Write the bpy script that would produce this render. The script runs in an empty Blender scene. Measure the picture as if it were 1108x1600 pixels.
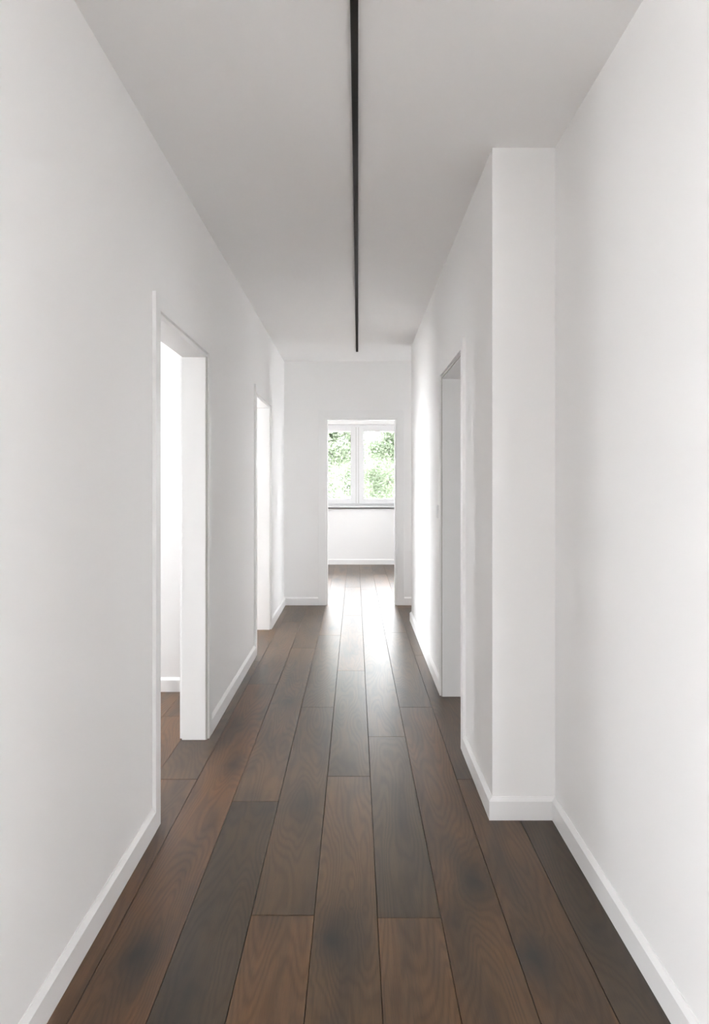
import bpy, bmesh, math, random
from mathutils import Vector, Matrix

random.seed(7)
scene = bpy.context.scene
col = scene.collection

# ------------------------------------------------------------------ camera
F_PX, W_PX, H_PX = 1050.0, 1108.0, 1600.0
cam_data = bpy.data.cameras.new('camera')
cam = bpy.data.objects.new('camera', cam_data)
col.objects.link(cam)
cam.location = (0, 0, 1.3)
cam.rotation_euler = (math.pi / 2, 0, 0)
cam_data.sensor_fit = 'HORIZONTAL'
cam_data.sensor_width = 36.0
cam_data.lens = F_PX / W_PX * 36.0
cam_data.shift_x = -1.0 / W_PX
cam_data.shift_y = -45.0 / W_PX
cam_data.clip_start = 0.05
cam_data.clip_end = 200
scene.camera = cam

# ------------------------------------------------------------------ daylight: bright overcast sky
world = bpy.data.worlds.new('overcast_sky')
scene.world = world
world.use_nodes = True
bg = world.node_tree.nodes['Background']
bg.inputs['Color'].default_value = (0.942, 0.958, 1.0, 1)
bg.inputs['Strength'].default_value = 15.0

scene.view_settings.view_transform = 'Standard'
scene.view_settings.look = 'None'
scene.view_settings.gamma = 1
scene.view_settings.use_curve_mapping = False
scene.view_settings.exposure = 1.05
scene.cycles.max_bounces = 9
scene.cycles.diffuse_bounces = 6
scene.cycles.glossy_bounces = 3
scene.cycles.use_light_tree = False
scene.cycles.adaptive_threshold = 0.02
scene.cycles.transparent_max_bounces = 12


# ------------------------------------------------------------------ helpers
def tag(o, label=None, cat=None, group=None, kind=None):
    if label: o['label'] = label
    if cat: o['category'] = cat
    if group: o['group'] = group
    if kind: o['kind'] = kind
    return o


def link(o, parent=None):
    col.objects.link(o)
    if parent is not None:
        o.parent = parent
    return o


def empty(name, loc=(0, 0, 0), rz=0.0):
    o = bpy.data.objects.new(name, None)
    o.empty_display_size = 0.1
    col.objects.link(o)
    o.location = loc
    o.rotation_euler = (0, 0, rz)
    return o


def obj(name, bm, m, parent=None, smooth=False):
    me = bpy.data.meshes.new(name)
    bmesh.ops.recalc_face_normals(bm, faces=bm.faces)
    bm.to_mesh(me)
    bm.free()
    me.materials.append(m)
    if smooth:
        for p in me.polygons:
            p.use_smooth = True
    o = bpy.data.objects.new(name, me)
    return link(o, parent)


def box(bm, x0, x1, y0, y1, z0, z1):
    v = [bm.verts.new(p) for p in ((x0, y0, z0), (x1, y0, z0), (x1, y1, z0), (x0, y1, z0),
                                   (x0, y0, z1), (x1, y0, z1), (x1, y1, z1), (x0, y1, z1))]
    for f in ((3, 2, 1, 0), (4, 5, 6, 7), (0, 1, 5, 4), (1, 2, 6, 5), (2, 3, 7, 6), (3, 0, 4, 7)):
        bm.faces.new([v[i] for i in f])
    return bm


def bevel(bm, w, seg=2):
    bmesh.ops.bevel(bm, geom=list(bm.edges), offset=w, segments=seg, affect='EDGES', profile=0.5)
    return bm


def prism(bm, poly, y0, y1):
    """polygon in x-z, extruded along y"""
    a = [bm.verts.new((p[0], y0, p[1])) for p in poly]
    b = [bm.verts.new((p[0], y1, p[1])) for p in poly]
    n = len(poly)
    bm.faces.new(a)
    bm.faces.new(list(reversed(b)))
    for i in range(n):
        j = (i + 1) % n
        bm.faces.new((a[j], a[i], b[i], b[j]))
    return bm


def wall_x(bm, x0, x1, y0, y1, z0, z1, openings=()):
    """slab running along y (thin in x); openings = (ya, yb, za, zb)"""
    cuts = sorted(openings)
    y = y0
    for (a, b, za, zb) in cuts:
        box(bm, x0, x1, y, a, z0, z1)
        if za > z0: box(bm, x0, x1, a, b, z0, za)
        if zb < z1: box(bm, x0, x1, a, b, zb, z1)
        y = b
    box(bm, x0, x1, y, y1, z0, z1)
    return bm


def wall_y(bm, y0, y1, x0, x1, z0, z1, openings=()):
    cuts = sorted(openings)
    x = x0
    for (a, b, za, zb) in cuts:
        box(bm, x, a, y0, y1, z0, z1)
        if za > z0: box(bm, a, b, y0, y1, z0, za)
        if zb < z1: box(bm, a, b, y0, y1, zb, z1)
        x = b
    box(bm, x, x1, y0, y1, z0, z1)
    return bm


# ------------------------------------------------------------------ materials
class NT:
    def __init__(self, name):
        self.m = bpy.data.materials.new(name)
        self.m.use_nodes = True
        self.t = self.m.node_tree
        self.n = self.t.nodes
        self.bsdf = self.n['Principled BSDF']
        self.out = self.n['Material Output']

    def add(self, kind, **kw):
        nd = self.n.new(kind)
        for k, v in kw.items():
            setattr(nd, k, v)
        return nd

    def link(self, a, b):
        self.t.links.new(a, b)

    def val(self, sock, v):
        if hasattr(v, 'is_output'):
            self.link(v, sock)
        else:
            sock.default_value = v

    def math(self, op, a, b=0.0, c=0.0, clamp=False):
        nd = self.add('ShaderNodeMath', operation=op, use_clamp=clamp)
        self.val(nd.inputs[0], a)
        self.val(nd.inputs[1], b)
        self.val(nd.inputs[2], c)
        return nd.outputs[0]

    def mixc(self, f, a, b, blend='MIX'):
        nd = self.add('ShaderNodeMix', data_type='RGBA', blend_type=blend)
        self.val(nd.inputs[0], f)
        self.val(nd.inputs[6], a)
        self.val(nd.inputs[7], b)
        return nd.outputs[2]

    def noise(self, vec, scale, detail=2.0, rough=0.5, dist=0.0):
        nd = self.add('ShaderNodeTexNoise')
        if vec is not None: self.link(vec, nd.inputs['Vector'])
        nd.inputs['Scale'].default_value = scale
        nd.inputs['Detail'].default_value = detail
        nd.inputs['Roughness'].default_value = rough
        nd.inputs['Distortion'].default_value = dist
        return nd.outputs[0]

    def ramp(self, f, stops, interp='LINEAR'):
        nd = self.add('ShaderNodeValToRGB')
        nd.color_ramp.interpolation = interp
        el = nd.color_ramp.elements
        while len(el) < len(stops): el.new(0.5)
        for e, (p, c) in zip(el, stops):
            e.position = p
            e.color = c if len(c) == 4 else (*c, 1)
        self.link(f, nd.inputs[0])
        return nd.outputs[0]

    def smooth(self, x, a, b):
        nd = self.add('ShaderNodeMapRange', interpolation_type='SMOOTHSTEP')
        self.val(nd.inputs['Value'], x)
        nd.inputs['From Min'].default_value = a
        nd.inputs['From Max'].default_value = b
        return nd.outputs[0]

    def bump(self, h, strength, dist):
        nd = self.add('ShaderNodeBump')
        nd.inputs['Strength'].default_value = strength
        nd.inputs['Distance'].default_value = dist
        self.link(h, nd.inputs['Height'])
        self.link(nd.outputs[0], self.bsdf.inputs['Normal'])


def paint(name, c, rough, spec=0.4):
    k = NT(name)
    tc = k.add('ShaderNodeTexCoord').outputs['Object']
    broad = k.noise(tc, 1.3, 1.0)
    c2 = tuple(x * 0.985 for x in c)
    k.link(k.mixc(broad, (*c, 1), (*c2, 1)), k.bsdf.inputs['Base Color'])
    k.bsdf.inputs['Roughness'].default_value = rough
    k.bsdf.inputs['Specular IOR Level'].default_value = spec
    return k.m


def plain(name, c, rough, metal=0.0, spec=0.5):
    k = NT(name)
    tc = k.add('ShaderNodeTexCoord').outputs['Object']
    n = k.noise(tc, 40, 2.0)
    k.link(k.mixc(n, (*c, 1), (*(x * 0.92 for x in c), 1)), k.bsdf.inputs['Base Color'])
    k.bsdf.inputs['Roughness'].default_value = rough
    k.bsdf.inputs['Metallic'].default_value = metal
    k.bsdf.inputs['Specular IOR Level'].default_value = spec
    return k.m


def wood():
    k = NT('smoked_oak')
    tc = k.add('ShaderNodeTexCoord').outputs['Object']
    info = k.add('ShaderNodeObjectInfo')
    sep = k.add('ShaderNodeSeparateXYZ')
    k.link(tc, sep.inputs[0])
    X, Y = sep.outputs[0], sep.outputs[1]
    seed = k.math('MULTIPLY', info.outputs['Random'], 70.0)

    def vec(sx, sy, add=0.0):
        c = k.add('ShaderNodeCombineXYZ')
        k.link(k.math('MULTIPLY', X, sx), c.inputs[0])
        k.link(k.math('MULTIPLY', Y, sy), c.inputs[1])
        k.link(k.math('ADD', seed, add), c.inputs[2])
        return c.outputs[0]

    # up to two knots per plank: object properties hold (x, y, strength)
    knots = []
    warp = k.math('MULTIPLY', k.math('SUBTRACT', k.noise(vec(14, 9, 3.1), 1.0, 2.0), 0.5), 0.05)
    for nm in ('knot_a', 'knot_b'):
        at = k.add('ShaderNodeAttribute', attribute_type='OBJECT', attribute_name=nm)
        s = k.add('ShaderNodeSeparateXYZ')
        k.link(at.outputs['Vector'], s.inputs[0])
        dx = k.math('ADD', k.math('SUBTRACT', X, s.outputs[0]), warp)
        dy = k.math('ADD', k.math('SUBTRACT', Y, s.outputs[1]), warp)
        knots.append((dx, dy, s.outputs[2]))

    def blob(dx, dy, st, rx, ry):
        a = k.math('POWER', k.math('DIVIDE', dx, rx), 2.0)
        b = k.math('POWER', k.math('DIVIDE', dy, ry), 2.0)
        e = k.math('EXPONENT', k.math('MULTIPLY', k.math('ADD', a, b), -1.0))
        return k.math('MULTIPLY', e, st)
    # squared distance needs absolute values (POWER of negatives is fine for 2.0)
    ring_push = 0.0
    dark = 0.0
    core = 0.0
    for dx, dy, st in knots:
        ring_push = k.math('ADD', ring_push, blob(dx, dy, st, 0.07, 0.30))
        dark = k.math('ADD', dark, blob(dx, dy, st, 0.055, 0.14))
        core = k.math('ADD', core, blob(dx, dy, st, 0.022, 0.03))
    # growth rings as contour lines of a stretched noise field
    n1 = k.noise(vec(7.0, 0.85), 1.0, 1.5, 0.45, 0.15)
    field = k.math('ADD', n1, k.math('MULTIPLY', ring_push, 0.22))
    wob = k.math('MULTIPLY', k.noise(vec(60, 6, 9.0), 1.0, 2.0), 0.018)
    field = k.math('ADD', field, wob)
    ring = k.math('SINE', k.math('MULTIPLY', field, 150.0))
    ring = k.math('MULTIPLY_ADD', ring, 0.5, 0.5)
    ring = k.math('POWER', ring, 1.6)
    fibre = k.noise(vec(420, 9, 2.0), 1.0, 2.0, 0.6)
    pore = k.smooth(k.noise(vec(900, 22, 5.0), 1.0, 1.0), 0.58, 0.72)
    patch = k.smooth(k.noise(vec(7.0, 1.6, 20.0), 1.0, 2.0, 0.5, 0.4), 0.44, 0.68)
    streak = k.noise(vec(34, 1.1, 31.0), 1.0, 2.0)

    base = info.outputs['Color']
    c = k.mixc(k.math('MULTIPLY', patch, 0.60), base, (0.030, 0.022, 0.016, 1))
    c = k.mixc(k.smooth(streak, 0.3, 0.75), c, k.mixc(1.0, c, (1.18, 1.10, 1.04, 1), 'MULTIPLY'))
    c = k.mixc(k.math('MULTIPLY', ring, 0.55), c, k.mixc(1.0, c, (0.52, 0.50, 0.50, 1), 'MULTIPLY'))
    c = k.mixc(k.math('MULTIPLY', k.smooth(fibre, 0.35, 0.7), 0.5), c, k.mixc(1.0, c, (1.45, 1.40, 1.34, 1), 'MULTIPLY'))
    c = k.mixc(k.math('MULTIPLY', pore, 0.45), c, k.mixc(1.0, c, (0.45, 0.43, 0.42, 1), 'MULTIPLY'))
    c = k.mixc(k.math('MULTIPLY', dark, 0.92, clamp=True), c, (0.017, 0.014, 0.011, 1))
    c = k.mixc(k.math('MULTIPLY', core, 0.6, clamp=True), c, (0.010, 0.009, 0.008, 1))
    k.link(c, k.bsdf.inputs['Base Color'])
    r = k.math('MULTIPLY_ADD', fibre, 0.08, 0.315)
    k.link(r, k.bsdf.inputs['Roughness'])
    k.bsdf.inputs['Specular IOR Level'].default_value = 0.58
    k.bump(fibre, 0.06, 0.0006)
    return k.m


def glass():
    k = NT('window_glass')
    k.n.remove(k.bsdf)
    tr = k.add('ShaderNodeBsdfTransparent')
    tr.inputs['Color'].default_value = (0.98, 0.983, 0.98, 1)
    gl = k.add('ShaderNodeBsdfGlossy')
    gl.inputs['Roughness'].default_value = 0.02
    fr = k.add('ShaderNodeFresnel')
    fr.inputs['IOR'].default_value = 1.45
    mx = k.add('ShaderNodeMixShader')
    k.link(fr.outputs[0], mx.inputs[0])
    k.link(tr.outputs[0], mx.inputs[1])
    k.link(gl.outputs[0], mx.inputs[2])
    k.link(mx.outputs[0], k.out.inputs['Surface'])
    return k.m


def leaf_mat():
    k = NT('leaf')
    tc = k.add('ShaderNodeTexCoord').outputs['Object']
    n = k.noise(tc, 2.2, 3.0)
    c = k.ramp(n, [(0.3, (0.108, 0.146, 0.088)), (0.7, (0.158, 0.192, 0.125))])
    k.link(c, k.bsdf.inputs['Base Color'])
    k.bsdf.inputs['Roughness'].default_value = 0.55
    tl = k.add('ShaderNodeBsdfTranslucent')
    k.link(c, tl.inputs['Color'])
    mx = k.add('ShaderNodeMixShader')
    mx.inputs[0].default_value = 0.4
    k.link(k.bsdf.outputs[0], mx.inputs[1])
    k.link(tl.outputs[0], mx.inputs[2])
    k.link(mx.outputs[0], k.out.inputs['Surface'])
    return k.m


M_WALL = paint('wall_paint', (0.94, 0.934, 0.926), 0.75, spec=0.25)
M_CEIL = paint('ceiling_paint', (0.96, 0.955, 0.947), 0.85, spec=0.2)
M_TRIM = paint('trim_lacquer', (0.92, 0.917, 0.91), 0.38)
M_PVC = plain('window_plastic', (0.86, 0.86, 0.86), 0.3)
M_SEAL = plain('rubber_seal', (0.56, 0.545, 0.52), 0.6)
M_SILL_SHADE = plain('sill_shade_dark', (0.10, 0.10, 0.10), 0.5)  # colour of the shade below the window sill
M_BLACK = plain('black_aluminium', (0.012, 0.011, 0.010), 0.45, 0.0, 0.35)
M_SLOT = plain('black_diffuser', (0.020, 0.018, 0.016), 0.6, 0.0, 0.3)
M_UNDER = plain('floor_underlay', (0.018, 0.013, 0.010), 0.9)
M_WOOD = wood()
M_GLASS = glass()
M_LEAF = leaf_mat()
M_BARK = plain('bark', (0.16, 0.13, 0.10), 0.9)
M_BOUNCE_GROUND = plain('pale_bounce_ground', (0.72, 0.71, 0.695), 0.95)  # ground made pale to bounce skylight up to the ceilings
M_SWITCH = plain('switch_plastic', (0.84, 0.84, 0.84), 0.3)
M_METAL = plain('brushed_metal', (0.6, 0.6, 0.6), 0.35, 1.0)

# ------------------------------------------------------------------ plan (metres, +y away from camera)
ZC = 2.6                       # ceiling
XL, TL = -0.757, 0.120         # corridor left wall face and thickness
XR, TR = 0.532, 0.140          # corridor right wall face (beyond the step)
XN = 0.775                     # right wall face in the near part
YS = 2.605                     # face of the step
YE, TE = 7.165, 0.120          # end wall
YW = 10.75                     # wall with the window behind the end doorway
YB = -3.8                      # back wall of the lobby added behind the camera for soft light
YH = 0.9                       # hallway mouth
XO = -3.4                      # outer wall of the left rooms
XP = 2.6                       # outer wall on the right
YR = 6.35                      # far end of the right wall
EX = 0.25                      # thickness of outer walls
LIN = 0.02

D_L1 = (2.566, 3.420, 1.958)   # y near, y far, height
D_L2 = (5.090, 5.975, 1.985)
D_R = (3.295, 4.110, 1.955)
D_E = (-0.314, 0.444, 1.996)   # x from, x to, height
W_L0 = (-2.9, -1.05, 0.10, 2.45)
W_LR = (-2.5, -1.4, 0.10, 2.45)
W_B = ((-3.0, -2.1, 0.10, 2.45), (1.1, 2.0, 0.10, 2.45))
W_L1 = (1.15, 2.00, 0.10, 2.45)
W_L2 = (5.30, 7.00, 0.05, 2.50)
W_R = (5.15, 6.1, 0.10, 2.45)
W_P = (6.47, 7.12, 0.05, 2.57)
W_EL = (8.4, 9.55, 0.75, 2.35)
W_E = (-0.835, 0.905, 0.936, 2.246)


def cut(d):
    return (d[0] - LIN, d[1] + LIN, 0.0, d[2] + LIN)


def structure(name, bm, m, label, cat):
    return tag(obj(name, bm, m), label, cat, kind='structure')


# ------------------------------------------------------------------ floor and planks
floor = structure('floor', box(bmesh.new(), XO - EX, XP + EX, YB - EX, YW + EX, -0.25, -0.014), M_UNDER,
                  'dark brown smoked oak plank floor running down the hallway', 'floor')

PW, PX0, GAP = 0.19, 0.067, 0.0009
BROWN = (0.125, 0.072, 0.044)
TONES = [(0.118, 0.070, 0.044), (0.098, 0.062, 0.042), (0.088, 0.062, 0.046), (0.108, 0.072, 0.050), (0.078, 0.055, 0.041), (0.122, 0.076, 0.049)]


def ypx(y):
    return 1365.0 / (y - 755.0)


# joints seen in the photograph, by column index (column k spans PX0 + k*PW .. PX0 + (k+1)*PW), near to far
J = {
    -5: [0.75, 2.95, 4.9, 6.9, 8.9],
    -4: [0.9, ypx(1069), 6.3, 8.3],
    -3: [0.55, ypx(1252), 5.3, 7.3, 9.2],
    -2: [0.15, ypx(1430), ypx(1105), 5.75, 7.6, 9.5],
    -1: [1.0, ypx(1213), ypx(1048), 6.6, 8.4],
    0: [0.3, ypx(1434), ypx(1151), ypx(975), 8.2, 10.1],
    1: [1.2, ypx(1105), 5.85, 7.8, 9.6],
    2: [0.7, 2.95, ypx(1024), 7.0, 8.9],
    3: [0.4, 2.85, 4.7, 6.55, 8.6],
}
# (column, nth plank from the near end) -> colour seen in the photograph
TONE = {
    (-5, 1): (0.115, 0.070, 0.046), (-4, 1): (0.118, 0.069, 0.043), (-4, 2): (0.100, 0.068, 0.050),
    (-3, 1): (0.060, 0.046, 0.036), (-3, 2): (0.102, 0.072, 0.054),
    (-2, 0): (0.128, 0.080, 0.052), (-2, 1): (0.128, 0.080, 0.052), (-2, 2): (0.088, 0.064, 0.049), (-2, 3): (0.085, 0.064, 0.052),
    (-1, 1): (0.105, 0.073, 0.054), (-1, 2): (0.085, 0.064, 0.050),
    (0, 1): (0.125, 0.081, 0.056), (0, 2): (0.078, 0.060, 0.048), (0, 3): (0.085, 0.064, 0.051),
    (1, 1): (0.108, 0.069, 0.046), (1, 2): (0.088, 0.064, 0.050),
    (2, 1): (0.100, 0.063, 0.041), (2, 2): (0.082, 0.058, 0.044),
    (3, 1): (0.054, 0.040, 0.032), (3, 0): (0.054, 0.040, 0.032),
}
# photograph positions of the knots and dark smudges (x, y, strength)
KNOTS_PX = [(365, 1195, .85), (452, 1096, .6), (475, 1256, .45), (413, 1268, .4), (523, 1465, 1.0), (626, 1290, .35), (740, 1377, 1.0),
            (712, 1440, .6), (834, 1495, 1.0), (933, 1455, .5), (295, 1550, .6), (368, 1365, .6), (215, 1490, .9), (240, 1425, .6)]
KNOTS = [((x - 555) / (y - 755) * 1.3, ypx(y), s) for x, y, s in KNOTS_PX]


def plank_mesh(w, l, t=0.014, c=0.0008):
    bm = bmesh.new()
    hw, hl = w / 2, l / 2
    lo = [bm.verts.new((sx * hw, sy * hl, -t)) for sx, sy in ((-1, -1), (1, -1), (1, 1), (-1, 1))]
    mi = [bm.verts.new((sx * hw, sy * hl, -c)) for sx, sy in ((-1, -1), (1, -1), (1, 1), (-1, 1))]
    hi = [bm.verts.new((sx * (hw - c), sy * (hl - c), 0)) for sx, sy in ((-1, -1), (1, -1), (1, 1), (-1, 1))]
    bm.faces.new(hi)
    bm.faces.new(list(reversed(lo)))
    for i in range(4):
        j = (i + 1) % 4
        bm.faces.new((lo[i], lo[j], mi[j], mi[i]))
        bm.faces.new((mi[i], mi[j], hi[j], hi[i]))
    me = bpy.data.meshes.new('plank')
    bmesh.ops.recalc_face_normals(bm, faces=bm.faces)
    bm.to_mesh(me)
    bm.free()
    me.materials.append(M_WOOD)
    return me


mesh_cache = {}
kmin = int(math.floor((XO - PX0) / PW))
kmax = int(math.ceil((XP - PX0) / PW))
for k in range(kmin, kmax):
    xa, xb = max(PX0 + k * PW, XO), min(PX0 + (k + 1) * PW, XP)
    if xb - xa < 0.02:
        continue
    js = J.get(k)
    if js is None:
        y, js = YB + random.uniform(0.5, 1.9), []
        while y < YW - 0.3:
            js.append(y)
            y += random.choice((1.9, 1.9, 2.2))
    else:
        js = sorted(js)
        js = ([js[0] - 1.6] if js[0] - 1.6 > YB + 0.2 else []) + js
    n_extra = 1 if (k in J and sorted(J[k])[0] - 1.6 > YB + 0.2) else 0
    cuts = [YB] + list(js) + [YW]
    for i in range(len(cuts) - 1):
        a, b = cuts[i], cuts[i + 1]
        w, l = round(xb - xa - 2 * GAP, 4), round(b - a - 2 * GAP, 4)
        key = (w, l)
        if key not in mesh_cache:
            mesh_cache[key] = plank_mesh(w, l)
        p = bpy.data.objects.new('plank', mesh_cache[key])
        link(p, floor)
        cx, cy = (xa + xb) / 2, (a + b) / 2
        p.location = (cx, cy, 0)
        idx = i - n_extra
        tone = TONE.get((k, idx)) or random.choice(TONES)
        p.color = (tone[0] * 0.99, tone[1] * 0.835, tone[2] * 0.54, 1)
        found = [(x - cx, y - cy, s) for x, y, s in KNOTS if xa <= x < xb and a <= y < b]
        if not (k in J and b > 1.4 and a < 4.4):
            for _ in range(random.choice((0, 0, 1, 1, 2))):
                found.append((random.uniform(-0.06, 0.06), random.uniform(-l / 2, l / 2), random.uniform(0.25, 0.8)))
        found = (found + [(0.0, 9.0, 0.0)] * 2)[:2]
        p['knot_a'] = found[0]
        p['knot_b'] = found[1]

# ------------------------------------------------------------------ ceiling
SKY = (-2.55, -1.30, 3.42, 4.10)   # roof window added to brighten the nearest left room: x from, to, y from, to
bm = bmesh.new()
box(bm, XO - EX, XP + EX, YB - EX, SKY[2], ZC, ZC + 0.25)
box(bm, XO - EX, XP + EX, SKY[3], YW + EX, ZC, ZC + 0.25)
box(bm, XO - EX, SKY[0], SKY[2], SKY[3], ZC, ZC + 0.25)
box(bm, SKY[1], XP + EX, SKY[2], SKY[3], ZC, ZC + 0.25)
structure('ceiling', bm, M_CEIL,
          'smooth white hallway ceiling split by a thin black track', 'ceiling')

# ------------------------------------------------------------------ walls
structure('wall_left', wall_x(bmesh.new(), XL - TL, XL, YH, YE, 0, ZC, [cut(D_L1), cut(D_L2)]), M_WALL,
          'long white left hallway wall with doorways cut through it', 'wall')
structure('wall_right_far', wall_x(bmesh.new(), XR, XR + TR, YS, YR, 0, ZC, [cut(D_R)]), M_WALL,
          'white right hallway wall with doorway and light switch, beyond the step', 'wall')
structure('wall_step', wall_y(bmesh.new(), YS, YS + 0.12, XR + TR, XN + 0.13, 0, ZC), M_WALL,
          'narrow white wall face where the hallway steps in on the right', 'wall')
structure('wall_right_near', wall_x(bmesh.new(), XN, XN + 0.13, YH, YS, 0, ZC), M_WALL,
          'plain white wall on the right closest to the viewer', 'wall')
structure('wall_end', wall_y(bmesh.new(), YE, YE + TE, XO, XP, 0, ZC, [cut(D_E)]), M_WALL,
          'white end wall around the doorway to the window room', 'wall')
structure('wall_window', wall_y(bmesh.new(), YW, YW + EX, XO - EX, XP + EX, 0, ZC, [W_E]), M_WALL,
          'bright white wall below and around the far window', 'wall')
structure('added_wall_back', wall_y(bmesh.new(), YB - EX, YB, XO - EX, XP + EX, 0, ZC, W_B), M_WALL,
          'white wall of the unseen lobby added for light behind the viewer', 'wall')
structure('wall_outer_left', wall_x(bmesh.new(), XO - EX, XO, YB, YW, 0, ZC, [W_L0, W_L1, W_L2, W_EL]), M_WALL,
          'outer wall with windows in the side rooms on the left', 'wall')
structure('wall_outer_right', wall_x(bmesh.new(), XP, XP + EX, YB, YW, 0, ZC, [W_LR, W_R, W_P, W_EL]), M_WALL,
          'outer wall of the rooms on the right, with unseen windows added for light', 'wall')
structure('wall_partition_near', wall_y(bmesh.new(), YH, YH + 0.12, XO, XL - TL, 0, ZC), M_WALL,
          'white partition left of the hallway mouth beside the viewer', 'wall')
structure('wall_partition_right', wall_y(bmesh.new(), YH, YH + 0.12, XN + 0.13, XP, 0, ZC), M_WALL,
          'white partition right of the hallway mouth beside the viewer', 'wall')
structure('wall_partition_middle', wall_y(bmesh.new(), 4.20, 4.32, XO, XL - TL, 0, ZC), M_WALL,
          'bright white wall seen through the nearest left doorway', 'wall')
structure('wall_passage', wall_y(bmesh.new(), YR - 0.12, YR, XR + TR, XP, 0, ZC), M_WALL,
          'white wall of the side passage behind the right wall end', 'wall')

# ------------------------------------------------------------------ baseboards
BT, BH = 0.015, 0.074
PROFILE = [(0, 0), (BT, 0), (BT, BH - 0.0015), (BT - 0.0015, BH), (0.0045, BH + 0.010), (0.003, BH + 0.0125), (0, BH + 0.0125)]


def baseboard(name, label, pts, i, side=1):
    """segment i of the polyline pts; room lies on the left of the direction when side=1; mitred at inner joints"""
    P = [Vector(p) for p in pts]
    def nrm(a, b):
        d = (b - a).normalized()
        return Vector((-d.y, d.x)) * side
    def off(v):
        ns = []
        if v > 0: ns.append(nrm(P[v - 1], P[v]))
        if v < len(P) - 1: ns.append(nrm(P[v], P[v + 1]))
        if len(ns) == 1: return ns[0]
        m = (ns[0] + ns[1])
        return m / m.dot(ns[0])
    bm = bmesh.new()
    rows = []
    for v in (i, i + 1):
        o = off(v)
        rows.append([bm.verts.new((P[v].x + o.x * t, P[v].y + o.y * t, z)) for t, z in PROFILE])
    n = len(PROFILE)
    for j in range(n):
        q = (j + 1) % n
        bm.faces.new((rows[0][j], rows[0][q], rows[1][q], rows[1][j]))
    bm.faces.new(list(reversed(rows[0])))
    bm.faces.new(rows[1])
    return structure(name, bm, M_TRIM, label, 'baseboard')


CW = {'L0': .06, 'L1': .06, 'L2': .06, 'R': .055, 'E': .08}
runR = [(XR, D_R[0] - CW['R']), (XR, YS), (XN, YS), (XN, YH)]
baseboard('baseboard_right_far', 'short white baseboard between right door casing and wall step', runR, 0, -1)
baseboard('baseboard_step', 'white baseboard across the narrow step in the right wall', runR, 1, -1)
baseboard('baseboard_right_near', 'white baseboard along the near right wall', runR, 2, -1)
runR2 = [(XR + TR, YR), (XR, YR), (XR, D_R[1] + CW['R'])]
baseboard('baseboard_right_end', 'white baseboard on right wall between switch doorway and wall end', runR2, 1, -1)
baseboard('baseboard_passage', 'white baseboard around the far end of the right wall', runR2, 0, -1)
baseboard('baseboard_left_near', 'white baseboard on left wall closest to the viewer', [(XL, D_L1[0] - CW['L1']), (XL, YH)], 0, 1)
baseboard('baseboard_left_middle', 'white baseboard on left wall between the two left doorways', [(XL, D_L2[0] - CW['L2']), (XL, D_L1[1] + CW['L1'])], 0, 1)
runL = [(D_E[0] - CW['E'], YE), (XL, YE), (XL, D_L2[1] + CW['L2'])]
baseboard('baseboard_end_left', 'white baseboard on end wall left of the window room doorway', runL, 0, 1)
baseboard('baseboard_left_far', 'short white baseboard on left wall beyond the second doorway', runL, 1, 1)
baseboard('baseboard_end_right', 'tiny white baseboard on end wall right of the window room doorway', [(XP, YE), (D_E[1] + CW['E'], YE)], 0, 1)
baseboard('baseboard_window', 'white baseboard under the far window', [(XP, YW), (XO, YW)], 0, 1)
baseboard('baseboard_side_room', 'white baseboard seen through the nearest left doorway', [(XL - TL, 4.20), (XO, 4.20)], 0, 1)


# ------------------------------------------------------------------ door frames (opening, lining, casings, rubber seal)
def door_frame(name, label, loc, rz, W, H, T, cw, ct=0.015, seal=True, head_seal=True):
    """local x along the wall, local -y towards the hallway, wall fills y 0..T"""
    r = empty(name, loc, rz)
    tag(r, label, 'door frame', kind='structure')
    for (y0, y1) in ((-ct, 0.0), (T, T + ct)):
        for poly in ([(-cw, 0), (0, 0), (0, H), (-cw, H + cw)],
                     [(W, 0), (W + cw, 0), (W + cw, H + cw), (W, H)],
                     [(0, H), (W, H), (W + cw, H + cw), (-cw, H + cw)]):
            obj('casing', bevel(prism(bmesh.new(), poly, y0, y1), 0.0015), M_TRIM, r)
    L = LIN
    for (x0, x1) in ((-L, L), (W - L, W + L)):
        obj('jamb_lining', bevel(box(bmesh.new(), x0, x1, 0.0, T, 0, H - L), 0.002), M_TRIM, r)
    obj('head_lining', bevel(box(bmesh.new(), -L, W + L, 0.0, T, H - L, H + L), 0.002), M_TRIM, r)
    if seal:
        for x0, x1 in ((0.003, 0.016), (W - 0.016, W - 0.003)):
            obj('seal', box(bmesh.new(), x0, x1, -0.006, 0.0, 0, H - 0.016), M_SEAL, r)
        if head_seal: obj('seal', box(bmesh.new(), 0.003, W - 0.003, -0.006, 0.0, H - 0.016, H - 0.003), M_SEAL, r)
    return r


Q = math.pi / 2
door_frame('door_1', 'white frame of open doorway nearest on the left, bright room behind', (XL, D_L1[0], 0), Q, D_L1[1] - D_L1[0], D_L1[2], TL, CW['L1'], head_seal=False)
door_frame('door_2', 'white frame of the farther narrow-looking doorway on the left wall', (XL, D_L2[0], 0), Q, D_L2[1] - D_L2[0], D_L2[2], TL, CW['L2'], seal=False)
door_frame('door_3', 'white frame of the shadowed doorway on the right wall', (XR, D_R[1], 0), -Q, D_R[1] - D_R[0], D_R[2], TR, CW['R'])
door_frame('door_4', 'white frame of the doorway in the end wall framing the window', (D_E[0], YE, 0), 0, D_E[1] - D_E[0], D_E[2], TE, CW['E'], seal=False)


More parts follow.
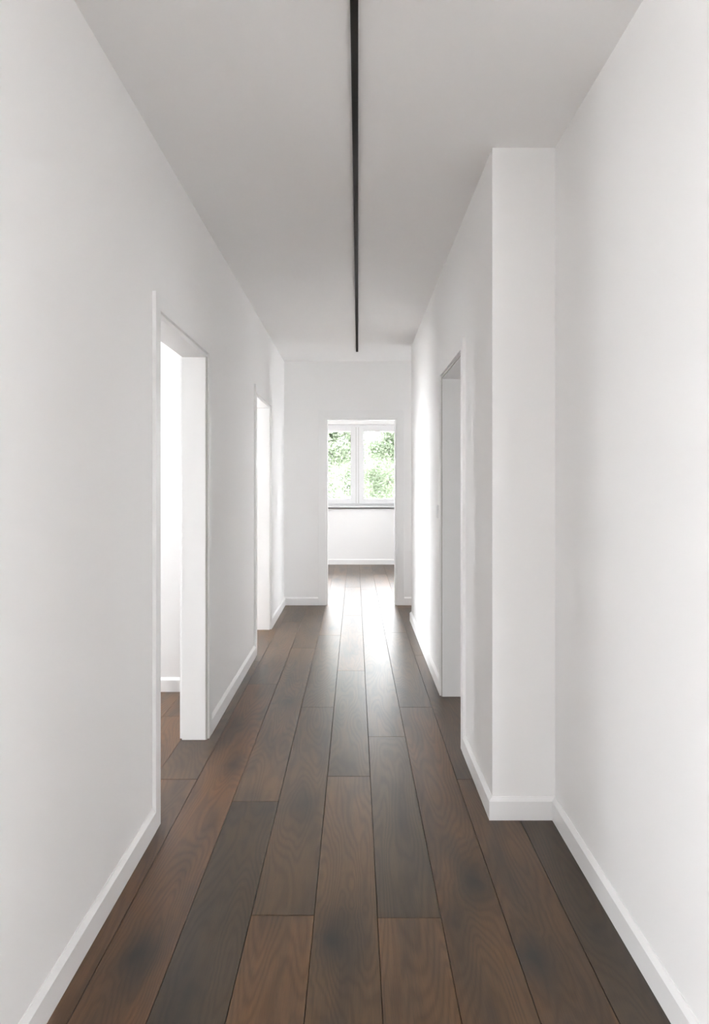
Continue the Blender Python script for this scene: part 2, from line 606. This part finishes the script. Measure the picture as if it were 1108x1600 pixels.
# ------------------------------------------------------------------ windows
def window(name, label, loc, rz, W, z0, z1, sill=False):
    """local x along the wall, local -y indoors, wall fills y 0..EX"""
    r = empty(name, loc, rz)
    tag(r, label, 'window', kind='structure')
    fy0, fy1, fw = 0.12, 0.19, 0.040
    for poly in ([(0, z0), (fw, z0), (fw, z1), (0, z1)], [(W - fw, z0), (W, z0), (W, z1), (W - fw, z1)]):
        obj('frame_stile', bevel(prism(bmesh.new(), poly, fy0, fy1), 0.003), M_PVC, r)
    for (a, b) in ((z0, z0 + fw), (z1 - fw, z1)):
        obj('frame_rail', bevel(box(bmesh.new(), fw, W - fw, fy0, fy1, a, b), 0.003), M_PVC, r)
    c = W / 2
    for q in (-0.0205, 0.0205):
        obj('gasket', box(bmesh.new(), c + q - 0.003, c + q + 0.003, fy0 - 0.009, fy0 - 0.006, z0 + fw, z1 - fw), M_SEAL, r)
    obj('centre_post', bevel(box(bmesh.new(), c - 0.024, c + 0.024, fy0 - 0.006, fy1, z0 + fw, z1 - fw), 0.003), M_PVC, r)
    sw, sy0, sy1 = 0.075, fy0 - 0.014, fy1 - 0.012
    for (a, b) in ((fw - 0.012, c - 0.024), (c + 0.024, W - fw + 0.012)):
        lo, hi = z0 + fw - 0.012, z1 - fw + 0.012
        bm = bmesh.new()
        for (x0, x1, q0, q1) in ((a, a + sw, lo, hi), (b - sw, b, lo, hi), (a + sw, b - sw, lo, lo + sw), (a + sw, b - sw, hi - sw, hi)):
            box(bm, x0, x1, sy0, sy1, q0, q1)
        s = obj('sash', bevel(bm, 0.004), M_PVC, r)
        obj('pane', box(bmesh.new(), a + sw - 0.006, b - sw + 0.006, (sy0 + sy1) / 2, (sy0 + sy1) / 2 + 0.004, lo + sw - 0.006, hi - sw + 0.006), M_GLASS, s)
        bd = bmesh.new()
        for (x0, x1, q0, q1) in ((a + sw - .001, a + sw + .010, lo + sw, hi - sw), (b - sw - .010, b - sw + .001, lo + sw, hi - sw),
                                 (a + sw, b - sw, lo + sw - .001, lo + sw + .010), (a + sw, b - sw, hi - sw - .010, hi - sw + .001)):
            box(bd, x0, x1, sy0 + 0.010, sy1 - 0.006, q0, q1)
        obj('glazing_bead', bd, M_PVC, s)
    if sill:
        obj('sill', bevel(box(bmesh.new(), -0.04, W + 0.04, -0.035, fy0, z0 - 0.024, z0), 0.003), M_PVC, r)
        obj('sill_shade_strip', box(bmesh.new(), -0.04, W + 0.04, -0.028, 0.0, z0 - 0.042, z0 - 0.024), M_SILL_SHADE, r)  # dark strip painted in as the shadow below the sill
    # window opening guides the sampling of the sky (portal, gives no light of its own)
    ld = bpy.data.lights.new('sky_portal', 'AREA')
    ld.shape = 'RECTANGLE'
    ld.size, ld.size_y = W, z1 - z0
    ld.cycles.is_portal = True
    lo_ = bpy.data.objects.new('sky_portal', ld)
    link(lo_)
    R = Matrix.Rotation(rz, 4, 'Z')
    lo_.matrix_world = Matrix.Translation(Vector(loc) + (R @ Vector((W / 2, EX + 0.02, (z0 + z1) / 2)))) @ R @ Matrix.Rotation(-math.pi / 2, 4, 'X')
    return r


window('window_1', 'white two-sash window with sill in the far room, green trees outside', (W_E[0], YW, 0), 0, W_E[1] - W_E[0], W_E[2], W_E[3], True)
window('window_2', 'tall window of the side room behind the nearest left doorway', (XO, W_L1[0], 0), Q, W_L1[1] - W_L1[0], W_L1[2], W_L1[3])
window('window_3', 'tall window of the side room behind the farther left doorway', (XO, W_L2[0], 0), Q, W_L2[1] - W_L2[0], W_L2[2], W_L2[3])
window('window_4', 'tall window added for light on the left of the lobby behind the viewer', (XO, W_L0[0], 0), Q, W_L0[1] - W_L0[0], W_L0[2], W_L0[3])  # unseen, added to light the near right wall

window('window_5', 'unseen side window added to brighten the far room from the left', (XO, W_EL[0], 0), Q, W_EL[1] - W_EL[0], W_EL[2], W_EL[3])  # unseen pair with the next one, added to brighten the far room
window('window_6', 'unseen side window added to brighten the far room from the right', (XP, W_EL[1], 0), -Q, W_EL[1] - W_EL[0], W_EL[2], W_EL[3])
window('window_8', 'tall unseen window added for light in the room behind the shadowed right doorway', (XP, W_R[1], 0), -Q, W_R[1] - W_R[0], W_R[2], W_R[3])  # unseen, added to throw light across to the left wall
window('window_9', 'narrow unseen window added for light at the end of the side passage', (XP, W_P[1], 0), -Q, W_P[1] - W_P[0], W_P[2], W_P[3])  # unseen, added to lift the far end of the hallway
window('window_7', 'tall window added for light on the right of the lobby behind the viewer', (XP, W_LR[1], 0), -Q, W_LR[1] - W_LR[0], W_LR[2], W_LR[3])  # unseen, added to light the near left wall
for i, wb in enumerate(W_B):  # unseen lobby windows added for soft light from behind
    window('window_%d' % (10 + i), 'tall window added for light in the lobby wall behind the viewer, %s one' % ('left', 'right')[i], (wb[1], YB, 0), 2 * Q, wb[1] - wb[0], wb[2], wb[3])
rw = empty('window_12', (SKY[0], SKY[2], ZC))  # unseen roof window, added for light
tag(rw, 'unseen roof window added to light the side room behind the nearest left doorway', 'window', kind='structure')
rx, ry = SKY[1] - SKY[0], SKY[3] - SKY[2]
bm = bmesh.new()
for (a, b, c_, d) in ((0, 0.05, 0, ry), (rx - 0.05, rx, 0, ry), (0.05, rx - 0.05, 0, 0.05), (0.05, rx - 0.05, ry - 0.05, ry)):
    box(bm, a, b, c_, d, 0.19, 0.24)
obj('frame', bm, M_PVC, rw)
obj('pane', box(bmesh.new(), 0.045, rx - 0.045, 0.045, ry - 0.045, 0.213, 0.218), M_GLASS, rw)
ld = bpy.data.lights.new('sky_portal', 'AREA')
ld.shape = 'RECTANGLE'
ld.size, ld.size_y = rx, ry
ld.cycles.is_portal = True
po = link(bpy.data.objects.new('sky_portal', ld))
po.location = (SKY[0] + rx / 2, SKY[2] + ry / 2, ZC + 0.27)

# ------------------------------------------------------------------ black ceiling track
ya, yb = -1.5, 6.59
xm = lambda y: -0.0026 + (y - 1.81) * (0.0187 + 0.0026) / (6.59 - 1.81)
track = empty('ceiling_track', (xm(ya), ya, ZC), math.atan2(-(xm(yb) - xm(ya)), yb - ya))
tag(track, 'long thin matte black linear track on the white hallway ceiling', 'light track')
Lt = yb - ya
bm = bmesh.new()
box(bm, -0.011, -0.0075, 0, Lt, -0.012, 0)
box(bm, 0.0075, 0.011, 0, Lt, -0.012, 0)
box(bm, -0.0075, 0.0075, 0, Lt, -0.004, 0)
obj('profile', bm, M_BLACK, track)
obj('slot_cover', box(bmesh.new(), -0.0072, 0.0072, 0.002, Lt - 0.002, -0.0095, -0.0042), M_SLOT, track)
obj('end_cap', bevel(box(bmesh.new(), -0.011, 0.011, Lt, Lt + 0.003, -0.012, 0), 0.0008), M_BLACK, track)

# ------------------------------------------------------------------ light switch
sw = empty('light_switch', (XR, 4.335, 1.12), -Q)
tag(sw, 'small square white light switch on right wall beside the shadowed doorway', 'light switch')
bm = bmesh.new()
for (x0, x1, z0, z1) in ((0, 0.011, -0.041, 0.041), (0.071, 0.082, -0.041, 0.041), (0.011, 0.071, -0.041, -0.030), (0.011, 0.071, 0.030, 0.041)):
    box(bm, x0, x1, -0.010, 0.0, z0, z1)
obj('plate', bevel(bm, 0.002), M_SWITCH, sw)
bm = prism(bmesh.new(), [(0.0115, -0.0295), (0.0705, -0.0295), (0.0705, 0.0295), (0.0115, 0.0295)], -0.012, -0.001)
obj('rocker', bevel(bm, 0.002), M_SWITCH, sw)

# ------------------------------------------------------------------ outdoors: pale ground and trees behind the window
structure('ground', box(bmesh.new(), -60, 60, -40, 80, -0.8, -0.5), M_BOUNCE_GROUND, 'ground outside the far window, made pale to bounce light indoors', 'ground')


def tree(label, x, y, h, r, crown_z, n_leaf, seed):
    rnd = random.Random(seed)
    root = empty('tree', (x, y, -0.5))
    tag(root, label, 'tree', 'trees outside the far window')

    def tube(bm, pts, rad, n=7):
        prev = None
        for i, (p, q) in enumerate(zip(pts, rad)):
            p = Vector(p)
            d = Vector(pts[min(i + 1, len(pts) - 1)]) - Vector(pts[max(i - 1, 0)])
            d.normalize()
            u = d.orthogonal().normalized()
            v = d.cross(u)
            ringv = [bm.verts.new(p + (u * math.cos(2 * math.pi * k / n) + v * math.sin(2 * math.pi * k / n)) * q) for k in range(n)]
            if prev:
                for k in range(n):
                    bm.faces.new((prev[k], prev[(k + 1) % n], ringv[(k + 1) % n], ringv[k]))
            prev = ringv
        bm.faces.new(prev)
    cz = crown_z + 0.5
    top = cz + h * 0.3
    bm = bmesh.new()
    pts = [(rnd.uniform(-.08, .08) * i, rnd.uniform(-.08, .08) * i, top * i / 6) for i in range(7)]
    tube(bm, pts, [0.13 - 0.018 * i for i in range(7)])
    obj('trunk', bm, M_BARK, root, True)
    tips = []
    for b in range(14):
        t = rnd.uniform(0.35, 0.98)
        i = min(int(t * 6), 5)
        s = Vector(pts[i]).lerp(Vector(pts[i + 1]), t * 6 - i)
        a = rnd.uniform(0, 2 * math.pi)
        ln = r * rnd.uniform(0.7, 1.0) * (1.1 - 0.35 * t)
        e = s + Vector((math.cos(a) * ln, math.sin(a) * ln, ln * rnd.uniform(0.1, 0.7)))
        m = s.lerp(e, 0.5) + Vector((0, 0, 0.12))
        bm = bmesh.new()
        tube(bm, [s, m, e], [0.045, 0.028, 0.010], 5)
        obj('branch', bm, M_BARK, root, True)
        tips += [e, m, s.lerp(e, 0.75)]
    # clumps of leaves
    verts, faces = [], []
    clumps = [(p, rnd.uniform(0.25, 0.5) * r * 0.7) for p in tips]
    for _ in range(26):
        a, q, zz = rnd.uniform(0, 2 * math.pi), r * math.sqrt(rnd.random()) * 0.9, rnd.uniform(-1, 1)
        rr = math.sqrt(max(0, 1 - zz * zz * 0.9))
        clumps.append((Vector((math.cos(a) * q * rr, math.sin(a) * q * rr, cz + zz * h * 0.5)), rnd.uniform(0.25, 0.5) * r * 0.7))
    for _ in range(n_leaf):
        c, cr = rnd.choice(clumps)
        d = Vector((rnd.gauss(0, 1), rnd.gauss(0, 1), rnd.gauss(0, 0.8))) * cr * 0.55
        p = c + d
        s = rnd.uniform(0.030, 0.055)
        ax = Vector((rnd.gauss(0, 1), rnd.gauss(0, 1), rnd.gauss(0, 0.6))).normalized()
        bx = ax.cross(Vector((rnd.gauss(0, 1), rnd.gauss(0, 1), rnd.gauss(0, 1)))).normalized()
        i0 = len(verts)
        n = ax.cross(bx) * s * 0.25
        verts += [p - ax * s * 1.2, p + bx * s * 0.6 + n, p + ax * s * 1.2, p - bx * s * 0.6 + n]
        faces += [(i0, i0 + 1, i0 + 2), (i0, i0 + 2, i0 + 3)]
    me = bpy.data.meshes.new('foliage')
    me.from_pydata([tuple(v) for v in verts], [], faces)
    me.materials.append(M_LEAF)
    f = link(bpy.data.objects.new('foliage', me), root)
    f['kind'] = 'stuff'
    return root


tree('pale green leafy tree outside, filling the left window sash', -1.25, 19.0, 4.6, 1.75, 1.9, 42000, 3)
tree('pale green leafy tree outside, showing in the right window sash', 1.75, 20.5, 4.2, 1.55, 1.8, 24000, 11)
tree('low leafy tree standing farther back between the two window trees', 0.55, 24.5, 3.4, 1.5, 1.1, 16000, 23)
